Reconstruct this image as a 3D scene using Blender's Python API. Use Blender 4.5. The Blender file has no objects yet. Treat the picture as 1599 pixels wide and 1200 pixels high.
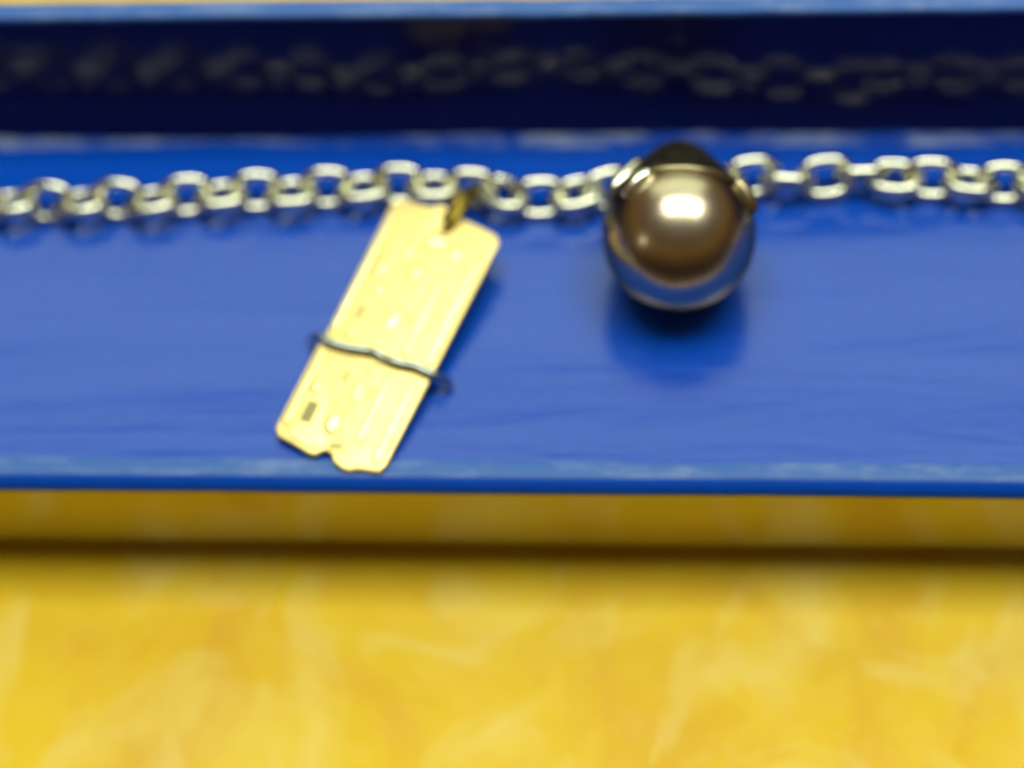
import bpy, bmesh, math, random
from mathutils import Vector, Matrix, Euler, noise

random.seed(7)
MM = 0.001
sc = bpy.context.scene
col = sc.collection

# ------------------------------------------------------------------ camera
cam_d = bpy.data.cameras.new("camera")
cam = bpy.data.objects.new("camera", cam_d)
col.objects.link(cam)
cam_d.sensor_width = 36.0
cam_d.lens = 65.9
cam_d.clip_start = 0.005
cam_d.clip_end = 10.0
R_ = Vector((0.99770814, 0.04090279, -0.0539021))
U_ = Vector((-0.00398898, 0.83077844, 0.55658896))
F_ = Vector((-0.06754674, 0.55509832, -0.82903757))
m = Matrix.Identity(4)
for i in range(3):
    m[i][0], m[i][1], m[i][2] = R_[i], U_[i], -F_[i]
m.translation = Vector((8.1056, -66.6118, 99.4845)) * MM
cam.matrix_world = m
cam_d.dof.use_dof = True
cam_d.dof.focus_distance = 0.1085
cam_d.dof.aperture_fstop = 12.0
sc.camera = cam

# ------------------------------------------------------------------ world: a dim warm room
w = bpy.data.worlds.new("World")
sc.world = w
w.use_nodes = True
bg = w.node_tree.nodes["Background"]
bg.inputs[1].default_value = 1.0
wn = w.node_tree
_tc = wn.nodes.new("ShaderNodeTexCoord")
_sp = wn.nodes.new("ShaderNodeSeparateXYZ")
_cr = wn.nodes.new("ShaderNodeValToRGB")
wn.links.new(_tc.outputs["Generated"], _sp.inputs[0])
wn.links.new(_sp.outputs["Z"], _cr.inputs["Fac"])
wn.links.new(_cr.outputs["Color"], bg.inputs[0])
# warm wooden walls of the room below, dim ceiling above
for _p, _c in ((0.0, (0.012, 0.008, 0.004)), (0.12, (0.06, 0.03, 0.008)), (0.42, (0.17, 0.10, 0.02)), (0.58, (0.09, 0.06, 0.026)), (0.72, (0.12, 0.072, 0.045)), (0.9, (0.09, 0.088, 0.08))):
    _e = _cr.color_ramp.elements.new(_p)
    _e.color = (*_c, 1)
_cr.color_ramp.elements.remove(_cr.color_ramp.elements[-1])
_cr.color_ramp.elements.remove(_cr.color_ramp.elements[0])

# ------------------------------------------------------------------ lamps
def area_lamp(name, loc, target, sx, sy, power, colour):
    d = bpy.data.lights.new(name, 'AREA')
    d.shape = 'RECTANGLE'
    d.size, d.size_y, d.energy, d.color = sx, sy, power, colour
    o = bpy.data.objects.new(name, d)
    col.objects.link(o)
    o.location = loc
    dv = Vector(target) - Vector(loc)
    o.rotation_euler = (math.atan2(dv.y, -dv.z), 0, 0)
    return o

# broad ceiling lamp, a little behind the tray
area_lamp("ceiling_lamp", (0.07, 0.075, 0.78), (0, 0.005, 0), 0.72, 0.32, 6.7, (0.96, 1.0, 0.84))
# large pale window farther back, the soft sheen on the tray floor
area_lamp("window", (-0.1, 1.24, 1.28), (0, 0, 0), 2.0, 0.92, 7.6, (0.86, 1.0, 0.66))
# small far lamp on the left, seen as a dot in the pearl
pl = bpy.data.lights.new("small_lamp", 'POINT')
pl.energy = 0.16
pl.shadow_soft_size = 0.012
pl.color = (1.0, 1.0, 0.8)
po = bpy.data.objects.new("small_lamp", pl)
col.objects.link(po)
po.location = (-0.48, -0.26, 0.23)

sc.view_settings.view_transform = 'Standard'
sc.view_settings.look = 'None'
sc.view_settings.gamma = 1
sc.view_settings.exposure = 0.0
sc.view_settings.use_curve_mapping = False
sc.cycles.max_bounces = 10
sc.cycles.glossy_bounces = 6

# ------------------------------------------------------------------ materials
def material(name):
    mt = bpy.data.materials.new(name)
    mt.use_nodes = True
    nt = mt.node_tree
    return mt, nt, nt.nodes["Principled BSDF"]

def coords(nt, scale, rot=(0, 0, 0)):
    tc = nt.nodes.new("ShaderNodeTexCoord")
    mp = nt.nodes.new("ShaderNodeMapping")
    mp.inputs["Scale"].default_value = scale
    mp.inputs["Rotation"].default_value = rot
    nt.links.new(tc.outputs["Object"], mp.inputs["Vector"])
    return mp.outputs["Vector"]

def noise_node(nt, vec, scale, detail=3, rough=.5, dist=0.0):
    n = nt.nodes.new("ShaderNodeTexNoise")
    n.inputs["Scale"].default_value = scale
    n.inputs["Detail"].default_value = detail
    n.inputs["Roughness"].default_value = rough
    n.inputs["Distortion"].default_value = dist
    nt.links.new(vec, n.inputs["Vector"])
    return n.outputs["Fac"]

def ramp(nt, fac, stops):
    r = nt.nodes.new("ShaderNodeValToRGB")
    while len(r.color_ramp.elements) < len(stops):
        r.color_ramp.elements.new(0.5)
    for e, (p, c) in zip(r.color_ramp.elements, stops):
        e.position = p
        e.color = c if len(c) == 4 else (*c, 1)
    nt.links.new(fac, r.inputs["Fac"])
    return r.outputs["Color"]

def mrange(nt, fac, a, b, c, d):
    n = nt.nodes.new("ShaderNodeMapRange")
    for k, v in zip(("From Min", "From Max", "To Min", "To Max"), (a, b, c, d)):
        n.inputs[k].default_value = v
    nt.links.new(fac, n.inputs["Value"])
    return n.outputs["Result"]

def bump(nt, fac, dist, strength=1.0, prev=None):
    b = nt.nodes.new("ShaderNodeBump")
    b.inputs["Distance"].default_value = dist
    b.inputs["Strength"].default_value = strength
    nt.links.new(fac, b.inputs["Height"])
    if prev is not None:
        nt.links.new(prev, b.inputs["Normal"])
    return b.outputs["Normal"]

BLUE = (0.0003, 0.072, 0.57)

def blue_material(name, wave, rough=(.22, .38), wear_glint=0.0, base=BLUE, ior=1.5, wf=420):
    mt, nt, b = material(name)
    v = coords(nt, (36, wf, wf))
    v2 = coords(nt, (600, 600, 600))
    n1 = noise_node(nt, v, 1.0, 3, .55, .4)
    n2 = noise_node(nt, v2, 2.2, 4, .6)
    if wear_glint:
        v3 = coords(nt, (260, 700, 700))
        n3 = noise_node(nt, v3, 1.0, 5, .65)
        c = ramp(nt, n3, [(0.0, base), (.46, base), (.66, tuple(x + (y - x) * wear_glint for x, y in zip(base, (.50, .60, .74))))])
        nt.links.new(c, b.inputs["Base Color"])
    else:
        c = ramp(nt, n2, [(.3, tuple(x * .9 for x in base)), (.7, base)])
        nt.links.new(c, b.inputs["Base Color"])
    nt.links.new(mrange(nt, n1, .3, .7, rough[0], rough[1]), b.inputs["Roughness"])
    nrm = bump(nt, n1, wave)
    nrm = bump(nt, n2, 0.000012, 1.0, nrm)
    nt.links.new(nrm, b.inputs["Normal"])
    b.inputs["IOR"].default_value = ior
    return mt

M_BASE = blue_material("glossy_blue_floor", 0.00013, rough=(.16,.24), wf=230, ior=1.72)
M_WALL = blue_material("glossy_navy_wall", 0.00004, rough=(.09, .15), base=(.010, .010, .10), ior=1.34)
M_GLINT = blue_material("blue_glint_strip", 0.00008, rough=(.28, .42), wear_glint=.65)  # pale noise flecks put the bead's glints into the colour
M_EDGE = blue_material("saturated_blue_edge", 0.00004, rough=(.3, .4), ior=1.36)
M_LIP = blue_material("pale_blue_lip", 0.00006, rough=(.45, .58), wear_glint=.2, base=(.045, .14, .48), ior=1.38)

# front panel: dark lacquer that mirrors the table
M_LAC, nt, b = material("dark_lacquer")
b.inputs["Base Color"].default_value = (0.36, 0.31, 0.28, 1)
b.inputs["Metallic"].default_value = 1.0
nt.links.new(mrange(nt, noise_node(nt, coords(nt, (200, 200, 200)), 1, 4), .3, .7, .10, .22), b.inputs["Roughness"])

M_GAP_SHADE, nt, b = material("dark_gap_shade")  # dark fill for the shaded gap under the tray
b.inputs["Base Color"].default_value = (0.05, 0.022, 0.01, 1)
b.inputs["Roughness"].default_value = .7

# table: varnished yellow wood with pale mottled figure
M_TABLE, nt, b = material("yellow_varnished_wood")
va = coords(nt, (60, 44, 50), (0, 0, math.radians(12)))
vb = coords(nt, (24, 9, 20), (0, 0, math.radians(-6)))
vc = coords(nt, (420, 420, 420))
na = noise_node(nt, va, 1.6, 4, .55, 1.4)
nb = noise_node(nt, vb, 3.0, 3, .5, .8)
ncn = noise_node(nt, vc, 1.0, 3, .5)
mx = nt.nodes.new("ShaderNodeMix")
mx.inputs["Factor"].default_value = .45
nt.links.new(na, mx.inputs["A"])
nt.links.new(nb, mx.inputs["B"])
cc = ramp(nt, mx.outputs["Result"], [(.34, (.72, .41, .002)), (.50, (.80, .52, .003)), (.64, (.82, .57, .010))])
vd = coords(nt, (26, 20, 20), (0, 0, math.radians(-20)))
nd = noise_node(nt, vd, 5.0, 3, .5, 1.2)
pm = nt.nodes.new("ShaderNodeMix")
pm.data_type = 'RGBA'
nt.links.new(mrange(nt, nd, .48, .80, 0.0, .7), pm.inputs["Factor"])
for _i in pm.inputs:
    if _i.type == 'RGBA' and _i.name == 'A':
        nt.links.new(cc, _i)
    if _i.type == 'RGBA' and _i.name == 'B':
        _i.default_value = (.86, .70, .20, 1)
nt.links.new([o_ for o_ in pm.outputs if o_.type == 'RGBA'][0], b.inputs["Base Color"])
nt.links.new(mrange(nt, ncn, .3, .7, .42, .55), b.inputs["Roughness"])
nt.links.new(bump(nt, na, 0.00006), b.inputs["Normal"])
b.inputs["Specular IOR Level"].default_value = .25

def metal(name, colour, rough, bumpd=0.0):
    mt, nt, b = material(name)
    v = coords(nt, (900, 900, 900))
    n = noise_node(nt, v, 1.0, 4, .6)
    c = ramp(nt, n, [(.3, tuple(x * .86 for x in colour)), (.7, colour)])
    nt.links.new(c, b.inputs["Base Color"])
    b.inputs["Metallic"].default_value = 1.0
    nt.links.new(mrange(nt, n, .3, .7, rough[0], rough[1]), b.inputs["Roughness"])
    if bumpd:
        nt.links.new(bump(nt, n, bumpd), b.inputs["Normal"])
    return mt

M_CHAIN = metal("pale_gold_chain", (.88, .89, .72), (.16, .26), 0.00001)
M_SILVER = metal("pendant_silver", (.44, .38, .22), (.26, .38), 0.00001)
M_GOLD = metal("bright_gold", (1.0, .80, .32), (.46, .58), 0.00003)
M_GOLD2 = metal("polished_gold", (1.0, .90, .46), (.40, .50), 0.00002)
M_GOLD3 = metal("satin_gold", (1.0, .88, .42), (.44, .56), 0.00003)
M_BRASS = metal("aged_brass", (.34, .25, .04), (.3, .45))
M_STEEL = metal("grey_steel_wire", (.48, .55, .52), (.26, .38))
M_GROOVE, nt, b = material("olive_groove_dark")  # darkness of stamped grooves and recesses put into a flat colour
b.inputs["Base Color"].default_value = (.62, .52, .16, 1)
b.inputs["Roughness"].default_value = .5

M_DARK, nt, b = material("dark_olive_recess")  # deeper recess tone, likewise put into the colour
b.inputs["Base Color"].default_value = (.34, .32, .10, 1)
b.inputs["Roughness"].default_value = .5

M_PEARL, nt, b = material("black_pearl")
pv = coords(nt, (300, 300, 300))
pn = noise_node(nt, pv, 1.0, 3, .5, .5)
nt.links.new(ramp(nt, pn, [(.3, (.60, .48, .33)), (.55, (.64, .56, .44)), (.75, (.62, .46, .34))]), b.inputs["Base Color"])
b.inputs["Metallic"].default_value = 1.0
b.inputs["Roughness"].default_value = .27
b.inputs["Coat Weight"].default_value = .3
b.inputs["Specular Tint"].default_value = (.13, .11, .08, 1)
b.inputs["Coat Roughness"].default_value = .06
b.inputs["Coat IOR"].default_value = 1.6

# ------------------------------------------------------------------ mesh helpers
def link_mesh(name, verts, faces, mat, parent=None, smooth=True, auto=None):
    me = bpy.data.meshes.new(name)
    me.from_pydata([Vector(v) * MM for v in verts], [], faces)
    bm = bmesh.new()
    bm.from_mesh(me)
    bmesh.ops.recalc_face_normals(bm, faces=bm.faces)
    bm.to_mesh(me)
    bm.free()
    if mat:
        me.materials.append(mat)
    if smooth:
        me.polygons.foreach_set("use_smooth", [True] * len(me.polygons))
        if auto:
            me.set_sharp_from_angle(angle=math.radians(auto))
    o = bpy.data.objects.new(name, me)
    col.objects.link(o)
    if parent:
        o.parent = parent
    return o

def empty(name, loc=(0, 0, 0), rot=(0, 0, 0)):
    o = bpy.data.objects.new(name, None)
    o.empty_display_size = 0.002
    col.objects.link(o)
    o.location = Vector(loc) * MM
    o.rotation_euler = rot
    return o

def tag(o, label, cat, group=None):
    o["label"] = label
    o["category"] = cat
    if group:
        o["group"] = group
    return o

def round_profile(pts, radii, seg=6):
    """closed polygon (y,z) with rounded corners"""
    out = []
    n = len(pts)
    for i in range(n):
        p = Vector(pts[i]); r = radii[i]
        if r <= 0:
            out.append(tuple(p)); continue
        a = (Vector(pts[i - 1]) - p); c = (Vector(pts[(i + 1) % n]) - p)
        la, lc = min(r, a.length * .48), min(r, c.length * .48)
        A, C = p + a.normalized() * la, p + c.normalized() * lc
        for k in range(seg + 1):
            t = k / seg
            q = A * (1 - t) ** 2 + p * 2 * t * (1 - t) + C * t * t
            out.append(tuple(q))
    return out

def subdivide_profile(pts, step):
    out = []
    n = len(pts)
    for i in range(n):
        a, c = Vector(pts[i]), Vector(pts[(i + 1) % n])
        k = max(1, int((c - a).length / step))
        for j in range(k):
            out.append(tuple(a.lerp(c, j / k)))
    return out

def extrude_x(name, prof, x0, x1, nx, mat, parent, disp=None, auto=40):
    verts, faces = [], []
    n = len(prof)
    for i in range(nx + 1):
        x = x0 + (x1 - x0) * i / nx
        for (y, z) in prof:
            dy, dz = disp(x, y, z) if disp else (0, 0)
            verts.append((x, y + dy, z + dz))
    for i in range(nx):
        for j in range(n):
            a, c = i * n + j, i * n + (j + 1) % n
            faces.append((a, c, c + n, a + n))
    faces.append(tuple(range(n)))
    faces.append(tuple(nx * n + j for j in reversed(range(n))))
    return link_mesh(name, verts, faces, mat, parent, True, auto)

def tube(path, r, seg=12, closed=False, rx=None):
    """round tube along a list of Vectors"""
    verts, faces = [], []
    n = len(path)
    up = Vector((0, 0, 1))
    for i, p in enumerate(path):
        if closed:
            t = (path[(i + 1) % n] - path[i - 1]).normalized()
        else:
            t = (path[min(i + 1, n - 1)] - path[max(i - 1, 0)]).normalized()
        s = t.cross(up)
        if s.length < 1e-4:
            s = t.cross(Vector((0, 1, 0)))
        s.normalize()
        u = s.cross(t)
        rr = r(i / (n - 1)) if callable(r) else r
        for k in range(seg):
            a = 2 * math.pi * k / seg
            verts.append(p + s * math.cos(a) * rr * (rx or 1) + u * math.sin(a) * rr)
    for i in range(n if closed else n - 1):
        for k in range(seg):
            a, c = i * seg + k, i * seg + (k + 1) % seg
            d = ((i + 1) % n) * seg
            faces.append((a, c, d + (k + 1) % seg, d + k))
    if not closed:
        faces.append(tuple(reversed(range(seg))))
        faces.append(tuple((n - 1) * seg + k for k in range(seg)))
    return verts, faces

# ------------------------------------------------------------------ setting: table
TZ = -10.85
tv, tf = [], []
prof = round_profile([(-33, TZ), (300, TZ), (300, TZ - 20), (-33, TZ - 20)], [1.5, 2, 1, 1], 4)
table = extrude_x("table", prof, -260, 260, 1, M_TABLE, None)
table["kind"] = "structure"

# ------------------------------------------------------------------ blue tray
YB, YF, HW = 20.51, -7.25, 11.55
LEAN = .075
tray = empty("blue_tray", (0, 0, TZ))
tag(tray, "glossy blue tray with tall back wall holding the chain, on yellow table", "tray")
def nz(x, s, seed):
    return noise.noise(Vector((x * s, seed * 7.3, seed * 1.7)))

def disp_base(x, y, z):
    w_ = .10 * nz(x, .05, 1) + .04 * nz(x, .3, 2)
    dz = 0.10 * noise.noise(Vector((x * .035, y * .20, 3.1))) if z > -.3 else 0
    return (w_ if y < -5 else 0, dz)

off = -TZ   # parent sits at table height
def shift(prof):
    return [(y, z + off) for (y, z) in prof]
def dshift(f):
    return lambda x, y, z: f(x, y, z - off)

# floor slab: gentle crown, rounded raised front lip
fl = [(-6.9, -1.15), (-6.9, .015), (-6.0, .02), (-4.8, .02)]
lip = [(-7.02, -.9), (-7.05, .03), (-7.0, .09), (-6.7, .12), (-6.2, .12), (-5.9, .09), (-5.75, 0.02), (-5.75, -.3), (-6.8, -.9)]
edge = [(-7.03, -1.5), (-7.5, -1.2), (-7.66, -.85), (-7.62, -.6), (-7.08, .045), (-7.03, .05)]
for k in range(1, 26):
    y = -4.8 + (YB - 1.2 + 4.8) * k / 25
    fl.append((y, .02 + .55 * math.sin(math.pi * k / 25 * .5) * 0.0))
fl += [(YB + .2, 0.0), (YB + .2, -1.15)]
extrude_x("floor_panel", shift(fl), -75, 75, 220, M_BASE, tray, dshift(disp_base), 50)

extrude_x("front_lip", shift(lip), -75.1, 75.1, 260, M_LIP, tray, dshift(lambda x, y, z: (.09 * nz(x, .05, 1) + .03 * nz(x, .3, 2), .03 * nz(x, .2, 3))), 60)

extrude_x("front_edge", shift(edge), -75.1, 75.1, 260, M_EDGE, tray, dshift(lambda x, y, z: (.09 * nz(x, .05, 1) + .03 * nz(x, .3, 2), .03 * nz(x, .2, 3))), 60)

# crease bead along the wall base, its glints painted as pale flecks
def disp_bead(x, y, z):
    s = .34 * math.exp(-((x + 22) / 11) ** 2)
    return (s + .10 * nz(x, .25, 4) + .06 * nz(x, .9, 5), .05 * nz(x, .8, 6))
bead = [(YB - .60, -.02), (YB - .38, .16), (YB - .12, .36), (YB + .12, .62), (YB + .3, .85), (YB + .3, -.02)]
extrude_x("fold_strip", shift(bead), -75, 75, 420, M_GLINT, tray, dshift(disp_bead), 50)

def disp_wall(x, y, z):
    if z < .3: return (0, 0)
    k = min(1, z / 3)
    bow = (.06 * math.cos((x - 9) / 13.0) + .05 * nz(x, .12, 21)) * math.sin(2 * math.pi * z / HW)
    return (LEAN * z + bow + k * (.05 * nz(x, .055, 8) + .04 * noise.noise(Vector((x * .12, z * .16, 9)))), 0)
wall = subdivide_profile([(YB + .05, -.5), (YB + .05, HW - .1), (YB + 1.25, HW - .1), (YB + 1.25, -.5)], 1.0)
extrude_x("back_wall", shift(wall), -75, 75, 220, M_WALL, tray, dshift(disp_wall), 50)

def disp_rim(x, y, z):
    return (LEAN * HW + .09 * nz(x, .06, 11) + .05 * nz(x, .35, 12), .05 * nz(x, .25, 13))
rim = round_profile([(YB - .05, HW - .45), (YB - .05, HW + .05), (YB + 1.4, HW + .12), (YB + 1.4, HW - .45)], [.1, .35, .35, .1], 5)
extrude_x("rim", shift(rim), -75, 75, 300, M_LIP, tray, dshift(disp_rim), 50)

fp = round_profile([(YF + .25, TZ + 2.3), (YF + .2, -1.1), (YB + 1.1, -1.1), (YB + 1.1, TZ + 2.3)], [.35, 0, 0, .2], 5)
shadow_foot = round_profile([(YF + 3.0, TZ + .01), (YF + 3.0, TZ + 2.5), (YB - .6, TZ + 2.5), (YB - .6, TZ + .01)], [.1, 0, 0, .1], 3)  # recessed block and gap added to deepen the contact shadow line
extrude_x("shadow_foot", shift(shadow_foot), -73, 73, 1, M_GAP_SHADE, tray)
fp = subdivide_profile(fp, 1.2)
def disp_fp(x, y, z):
    return ((.06 * nz(x, .08, 15) + .03 * nz(x, .4, 16)) if y < 0 else 0, 0)
extrude_x("base_box", shift(fp), -74.8, 74.8, 160, M_LAC, tray, dshift(disp_fp), 50)

# ------------------------------------------------------------------ chain
chain = empty("necklace_chain", (0, 15, 0))
tag(chain, "pale gold cable chain running across the blue tray along its back wall", "chain")
LZ = 1.36
HL, HB, WR = 1.18, .98, .40     # half straight run + end radius, half width, wire radius
def link_mesh_data():
    path = []
    n = 40
    a_, b_ = 1.60, 1.15
    for i in range(n):
        t = 2 * math.pi * i / n
        c, s = math.cos(t), math.sin(t)
        e = 2 / 2.5
        path.append(Vector((a_ * math.copysign(abs(c) ** e, c), b_ * math.copysign(abs(s) ** e, s), 0)))
    verts, faces = [], []
    seg = 14
    for i, p in enumerate(path):
        t = (path[(i + 1) % n] - path[i - 1]).normalized()
        s = Vector((t.y, -t.x, 0))
        for k in range(seg):
            a = 2 * math.pi * k / seg
            verts.append(p + s * math.cos(a) * WR + Vector((0, 0, 1)) * math.sin(a) * WR * 1.12)
    for i in range(n):
        for k in range(seg):
            A, C = i * seg + k, i * seg + (k + 1) % seg
            d = ((i + 1) % n) * seg
            faces.append((A, C, d + (k + 1) % seg, d + k))
    return verts, faces
lv, lf = link_mesh_data()
# x, y, axis angle (deg; 56 faces the viewer), yaw offset, size
O, E = 34, 112
LINKS = [
    (-41.9, 13.7, O, 0), (-39.6, 13.8, E, 0), (-37.3, 13.75, O, 0),
    (-34.94, 13.85, 112, 0), (-32.41, 14.0, O, 0), (-30.07, 13.9, 110, 0), (-27.53, 14.2, O, -3), (-25.18, 14.0, 108, 3),
    (-22.81, 14.5, O, 0), (-20.45, 14.5, 106, 3), (-18.07, 14.93, O, 0), (-15.61, 14.7, 104, 4), (-13.23, 15.2, O, 0),
    (-10.71, 15.07, 104, 4), (-8.32, 15.4, O + 4, 0), (-5.93, 15.22, 106, 4), (-3.40, 15.1, 30, 6), (-1.15, 14.64, 98, -22),
    (1.39, 14.24, O, 4), (3.84, 14.57, 98, 8), (5.95, 15.06, 30, 12), (8.35, 15.3, E, 0), (10.8, 15.5, O, 0), (13.25, 15.75, E, 0),
    (15.7, 16.03, O, 6), (18.05, 15.85, 138, 0), (20.62, 15.95, 44, 0), (23.0, 16.39, 140, 0), (25.22, 15.93, 92, 0),
    (27.63, 15.81, O, 0), (30.15, 15.52, 108, 0), (32.37, 15.4, O, 0), (34.8, 15.3, 110, 0), (37.2, 15.2, O, 0), (39.5, 15.1, E, 0),
]
me0 = None
for i, (x, y, th, yaw) in enumerate(LINKS):
    a = LINKS[max(0, i - 1)]; c = LINKS[min(len(LINKS) - 1, i + 1)]
    tang = math.atan2(c[1] - a[1], c[0] - a[0])
    # link plane normal starts at +z; tilt it to elevation th in the y-z plane
    roll = math.radians(90 - th)
    rot = Matrix.Rotation(tang + math.radians(yaw), 4, 'Z') @ Matrix.Rotation(roll, 4, 'X') @ Matrix.Rotation(random.uniform(-.06, .06), 4, 'Y')
    if me0 is None:
        o = link_mesh("link", lv, lf, M_CHAIN, chain)
        me0 = o.data
    else:
        o = bpy.data.objects.new("link", me0)
        col.objects.link(o)
        o.parent = chain
    z = LZ + random.uniform(-.03, .03)
    o.matrix_local = Matrix.Translation(Vector((x, y - 15, z)) * MM) @ rot

# ------------------------------------------------------------------ ticket-shaped gold tag
TAG = empty("gold_tag", (-7.91, 2.80, 1.75), (0.125, 0.042, -0.3645))
tag(TAG, "yellow gold rectangular tag with notched ends and a grey wire across it", "pendant")
outline = [(-3.95, 8.5), (-3.9, 9.1), (-3.4, 9.5), (-2.0, 9.58), (-1.3, 9.68), (-0.95, 10.02), (-0.42, 10.1), (-0.2, 9.62), (-0.34, 9.0), (0.08, 8.72),
           (0.46, 9.15), (0.95, 9.52), (2.0, 9.4), (3.07, 9.26), (3.68, 9.1), (4.02, 8.6), (3.98, 7.4), (3.85, -1.4), (3.83, -2.6), (3.72, -8.6), (3.5, -9.2),
           (2.43, -9.42), (2.0, -9.55), (1.72, -9.8), (1.15, -9.82), (0.48, -9.6), (0.13, -9.14), (-0.24, -9.03), (-0.47, -9.2), (-0.73, -9.58), (-1.15, -9.65),
           (-2.38, -9.42), (-3.6, -9.25), (-4.0, -8.75), (-3.98, -2.5), (-3.86, -1.7)]
def plate(name, pts, z0, z1, mat, parent, bev=.12):
    bm = bmesh.new()
    vs = [bm.verts.new(Vector((x, y, z0)) * MM) for x, y in pts]
    f = bm.faces.new(vs)
    r = bmesh.ops.extrude_face_region(bm, geom=[f])
    for v in [g for g in r["geom"] if isinstance(g, bmesh.types.BMVert)]:
        v.co.z = z1 * MM
    bmesh.ops.recalc_face_normals(bm, faces=bm.faces)
    ed = [e for e in bm.edges if abs(e.verts[0].co.z - e.verts[1].co.z) < 1e-7]
    bmesh.ops.bevel(bm, geom=ed, offset=bev * MM, segments=3, profile=.5, affect='EDGES')
    me = bpy.data.meshes.new(name)
    bm.to_mesh(me); bm.free()
    me.materials.append(mat)
    me.polygons.foreach_set("use_smooth", [True] * len(me.polygons))
    me.set_sharp_from_angle(angle=math.radians(50))
    o = bpy.data.objects.new(name, me)
    col.objects.link(o)
    o.parent = parent
    return o
plate("plate", outline, -.40, 0.0, M_GOLD, TAG, .14)

def bar(name, a, c, wd, h, mat):
    a, c = Vector(a), Vector(c)
    d = (c - a); L = d.length; d.normalize()
    n = Vector((-d.y, d.x))
    pts = []
    for s0, base in ((1, c), (-1, a)):
        for k in range(7):
            t = math.pi * k / 6
            q = base + d * s0 * math.sin(t) * wd * .5 + n * s0 * -math.cos(t) * wd * .5
            pts.append(tuple(q))
    return plate(name, pts, -.05, h, mat, TAG, min(wd * .3, h * .9))
bar("rail", (1.62, 4.6), (1.62, -1.05), .62, .15, M_GOLD3)
bar("rail", (1.40, -3.05), (1.40, -7.6), .62, .15, M_GOLD3)
bar("rail", (3.20, 6.6), (3.20, -1.1), .72, .15, M_GOLD3)
bar("rail", (2.95, -3.0), (2.95, -8.4), .72, .15, M_GOLD3)
bar("rail", (-3.42, -2.75), (-3.42, -8.2), .46, .15, M_GOLD3)
bar("rail", (-3.42, 8.0), (-3.42, -1.0), .42, .20, M_GOLD2)
bar("rail", (-2.9, -8.72), (-1.2, -9.05), .42, .18, M_GOLD2)
bar("rail", (.62, 8.0), (.62, 2.2), .26, .10, M_GOLD3)
bar("rail", (-2.05, 8.3), (-2.05, 3.6), .26, .10, M_GOLD3)
bar("rail", (.42, -5.2), (.42, -8.0), .26, .10, M_GOLD3)
def boss(x, y, rx, ry, h, rot=0.0, mat=None):
    verts, faces = [], []
    nr, ns = 5, 16
    for i in range(nr):
        a = math.pi / 2 * i / nr
        for k in range(ns):
            t = 2 * math.pi * k / ns
            px, py = rx * math.cos(a) * math.cos(t), ry * math.cos(a) * math.sin(t)
            verts.append((x + px * math.cos(rot) - py * math.sin(rot), y + px * math.sin(rot) + py * math.cos(rot), -.03 + (h * .55 + .03) * math.sin(a)))
    verts.append((x, y, h * .55))
    for i in range(nr - 1):
        for k in range(ns):
            faces.append((i * ns + k, i * ns + (k + 1) % ns, (i + 1) * ns + (k + 1) % ns, (i + 1) * ns + k))
    for k in range(ns):
        faces.append(((nr - 1) * ns + k, (nr - 1) * ns + (k + 1) % ns, nr * ns))
    faces.append(tuple(reversed(range(ns))))
    return link_mesh("boss", verts, faces, mat or M_GOLD3, TAG)
for (x, y, rx, ry, h, r) in [(-1.95, 2.58, .5, .62, .3, .1), (-.2, .88, .5, .95, .26, -.1), (-.06, 7.24, .9, .6, .34, .2), (-1.33, 5.97, .4, .95, .3, .1),
                             (-.22, 4.63, .55, .75, .3, .2), (1.64, 6.83, .55, .7, .25, 0), (-.7, -7.15, .6, .9, .34, .1), (-2.75, -5.2, .42, .62, .26, 0),
                             (-.15, -4.6, .42, 1.0, .24, .15), (-2.3, -.95, .5, .4, .24, 0), (-2.5, 4.2, .36, .8, .22, .1), (.2, -2.9, .5, .4, .24, 0), (-.1, -6.0, .35, .3, .2, 0)]:
    boss(x, y, rx, ry, h, r, M_GOLD2 if rx * ry > .42 else M_GOLD3)
def inset(x, y, wd, ln, rot=0.0, mat=None):
    c, s = math.cos(rot), math.sin(rot)
    pts = [(x + a * c - d * s, y + a * s + d * c) for a, d in ((-wd / 2, -ln / 2), (wd / 2, -ln / 2), (wd / 2, ln / 2), (-wd / 2, ln / 2))]
    o = plate("inset", pts, -.1, .03, mat or M_GROOVE, TAG, .01)
    return o
inset(2.28, 1.4, .09, 5.0)
inset(2.18, -5.3, .09, 5.2)
inset(-2.9, 3.6, .07, 5.0)
inset(-2.40, -7.0, .78, 1.55, 0, M_DARK)
inset(-1.1, 1.5, .2, .5, .2)
inset(-1.6, 4.4, .16, .6)
inset(-.9, -5.6, .22, .5, -.3)
inset(.55, -6.6, .2, .45)
inset(.5, 2.9, .16, .5)
inset(-2.42, .63, .45, 1.05)
inset(.80, 1.3, .28, .9)
inset(.72, -4.4, .26, .9)
inset(-1.27, -3.9, .3, .9)
inset(.18, -8.55, .9, .45, .3)

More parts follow.
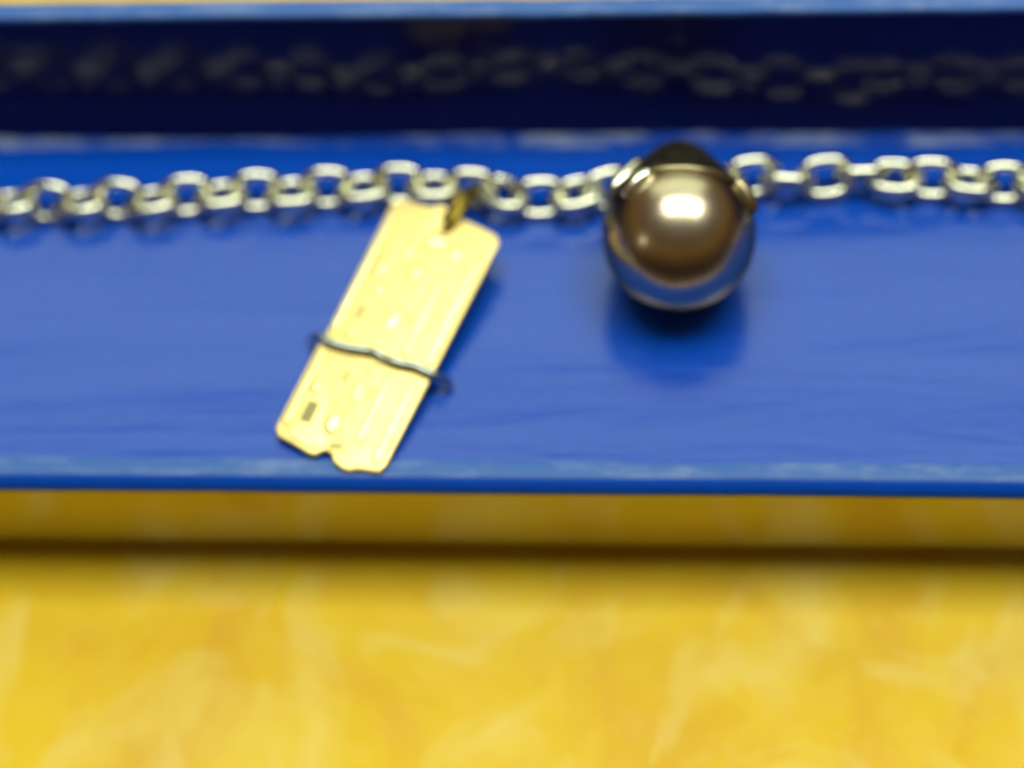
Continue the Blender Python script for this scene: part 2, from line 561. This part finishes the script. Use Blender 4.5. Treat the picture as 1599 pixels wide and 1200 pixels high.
# grey wire tied round the tag
wp = [(-5.0, -1.75, -1.3), (-4.75, -1.85, -.75), (-4.3, -1.95, -.1), (-3.9, -2.02, .28), (-3.1, -2.2, .36), (-1.9, -2.12, .37), (-.6, -1.86, .38), (.0, -1.84, .44), (.5, -1.96, .36),
      (1.25, -2.0, .46), (2.0, -1.92, .42), (2.75, -1.82, .46), (3.5, -1.9, .4), (4.1, -1.85, .18), (4.5, -1.72, -.35), (4.85, -1.6, -.9)]
pts = [Vector(p) for p in wp]
def catmull(pts, k=6):
    out = []
    for i in range(len(pts) - 1):
        p0, p1, p2, p3 = pts[max(i - 1, 0)], pts[i], pts[i + 1], pts[min(i + 2, len(pts) - 1)]
        for j in range(k):
            t = j / k
            out.append(.5 * ((2 * p1) + (p2 - p0) * t + (2 * p0 - 5 * p1 + 4 * p2 - p3) * t * t + (3 * p1 - p0 - 3 * p2 + p3) * t ** 3))
    out.append(pts[-1])
    return out
wv, wf = tube(catmull(pts), .29, 10)
link_mesh("wire", wv, wf, M_STEEL, TAG)

# jump ring through the top notch
TM = Matrix.Translation(Vector((-7.91, 2.80, 1.75))) @ Euler((0.125, 0.042, -0.3645)).to_matrix().to_4x4()
TI = TM.inverted()
pA = TM @ Vector((.15, 8.2, -.3)); pB = Vector((-3.3, 14.6, 1.9))
mid = (pA + pB) / 2
ax = (pB - pA).normalized(); rad = (pB - pA).length / 2
sd = ax.cross(Vector((0, 0, 1))).normalized() * .55 + Vector((0, 0, 1)) * .83
sd = (sd - ax * sd.dot(ax)).normalized()
ring = [TI @ (mid + ax * math.cos(2 * math.pi * i / 40) * rad + sd * math.sin(2 * math.pi * i / 40) * rad * .55) for i in range(40)]
rv, rf = tube(ring, .34, 10, True)
link_mesh("jump_ring", rv, rf, M_BRASS, TAG)

# ------------------------------------------------------------------ pearl pendant
PC = Vector((10.62, 8.22, 4.92)); PR = 4.92
pend = empty("pearl_pendant", (PC.x, PC.y, 0))
tag(pend, "dark shiny round pearl with grey metal cap lying against the chain", "pendant")
def pearl_mesh():
    verts, faces = [], []
    nu, nv = 64, 40
    for j in range(1, nv):
        ph = math.pi * j / nv
        for i in range(nu):
            t = 2 * math.pi * i / nu
            d = Vector((math.sin(ph) * math.cos(t), math.sin(ph) * math.sin(t), math.cos(ph)))
            r = PR * (1 + .006 * noise.noise(d * 1.6))
            verts.append(d * r + Vector((0, 0, PR)))
    top, bot = len(verts), len(verts) + 1
    verts += [(0, 0, 2 * PR), (0, 0, 0)]
    for j in range(nv - 2):
        for i in range(nu):
            faces.append((j * nu + i, j * nu + (i + 1) % nu, (j + 1) * nu + (i + 1) % nu, (j + 1) * nu + i))
    for i in range(nu):
        faces.append((i, (i + 1) % nu, top))
        faces.append(((nv - 2) * nu + i, (nv - 2) * nu + (i + 1) % nu, bot))
    return verts, faces
pvv, pff = pearl_mesh()
link_mesh("pearl", pvv, pff, M_PEARL, pend)
V_ = -F_
# metal cap behind the pearl, tapering to a tip at the chain
CA = Vector((0, .996, .083)); CX = Vector((1, 0, 0)); CP = CX.cross(CA)
C0 = Vector((0, 0, PR))
cap_prof = [(1.85, 4.52), (1.75, 4.66), (1.8, 4.78), (2.0, 4.80), (2.3, 4.58), (2.8, 4.24), (3.4, 3.82), (4.3, 3.22), (5.2, 2.55), (5.9, 2.0), (6.45, 1.42), (6.75, .95), (6.92, .5), (6.97, .2)]
cv, cf = [], []
NS = 56
for s_, r_ in cap_prof:
    for k in range(NS):
        t = 2 * math.pi * k / NS
        cv.append(C0 + CA * s_ + (CX * math.cos(t) + CP * math.sin(t)) * r_)
for i in range(len(cap_prof) - 1):
    for k in range(NS):
        cf.append((i * NS + k, i * NS + (k + 1) % NS, (i + 1) * NS + (k + 1) % NS, (i + 1) * NS + k))
cf.append(tuple((len(cap_prof) - 1) * NS + k for k in range(NS)))
link_mesh("cap", cv, cf, M_SILVER, pend)
def cap_r(s_):
    for (a, ra), (c, rc) in zip(cap_prof[3:], cap_prof[4:]):
        if a <= s_ <= c:
            return ra + (rc - ra) * (s_ - a) / (c - a)
    return cap_prof[3][1]
# bars standing in for the chain's reflections on the pearl
def reflection_bar(a0, a1, up, r, mat):
    pts = []
    for k in range(9):
        t = k / 8
        ang = math.radians(a0 + (a1 - a0) * t)
        d = (R_ * math.cos(ang) + U_ * math.sin(ang)) * math.sin(up) + V_ * math.cos(up)
        pts.append(Vector((0, 0, PR)) + d * (PR + .12))
    v, f = tube(pts, lambda t: r * (.45 + .55 * math.sin(math.pi * t) ** .5), 12)
    link_mesh("reflection_bar", v, f, mat, pend)
arm = []  # bright bar built as the highlight on the cap's left side
for i in range(13):
    s_ = 2.05 + 2.7 * i / 12
    t = math.radians(158 - 14 * i / 12)
    side = CX * math.cos(t) + (CP if CP.z > 0 else -CP) * math.sin(t)
    arm.append(C0 + CA * s_ + side * (cap_r(s_) + .02))
v, f = tube(arm, lambda t: .15 + .34 * math.sin(math.pi * t) ** .5, 12)
link_mesh("cap_highlight", v, f, M_CHAIN, pend)
reflection_bar(150, 116, math.radians(57), .52, M_CHAIN)
reflection_bar(14, 46, math.radians(70), .50, M_SILVER)
# bail joining the collar to the chain behind
bl = [Vector((0.18, 6.9 + .8 * math.cos(t), 2.9 + 2.0 * math.sin(t))) for t in [2 * math.pi * i / 30 for i in range(30)]]
bv, bf = tube(bl, .4, 10, True)
link_mesh("bail", bv, bf, M_SILVER, pend)
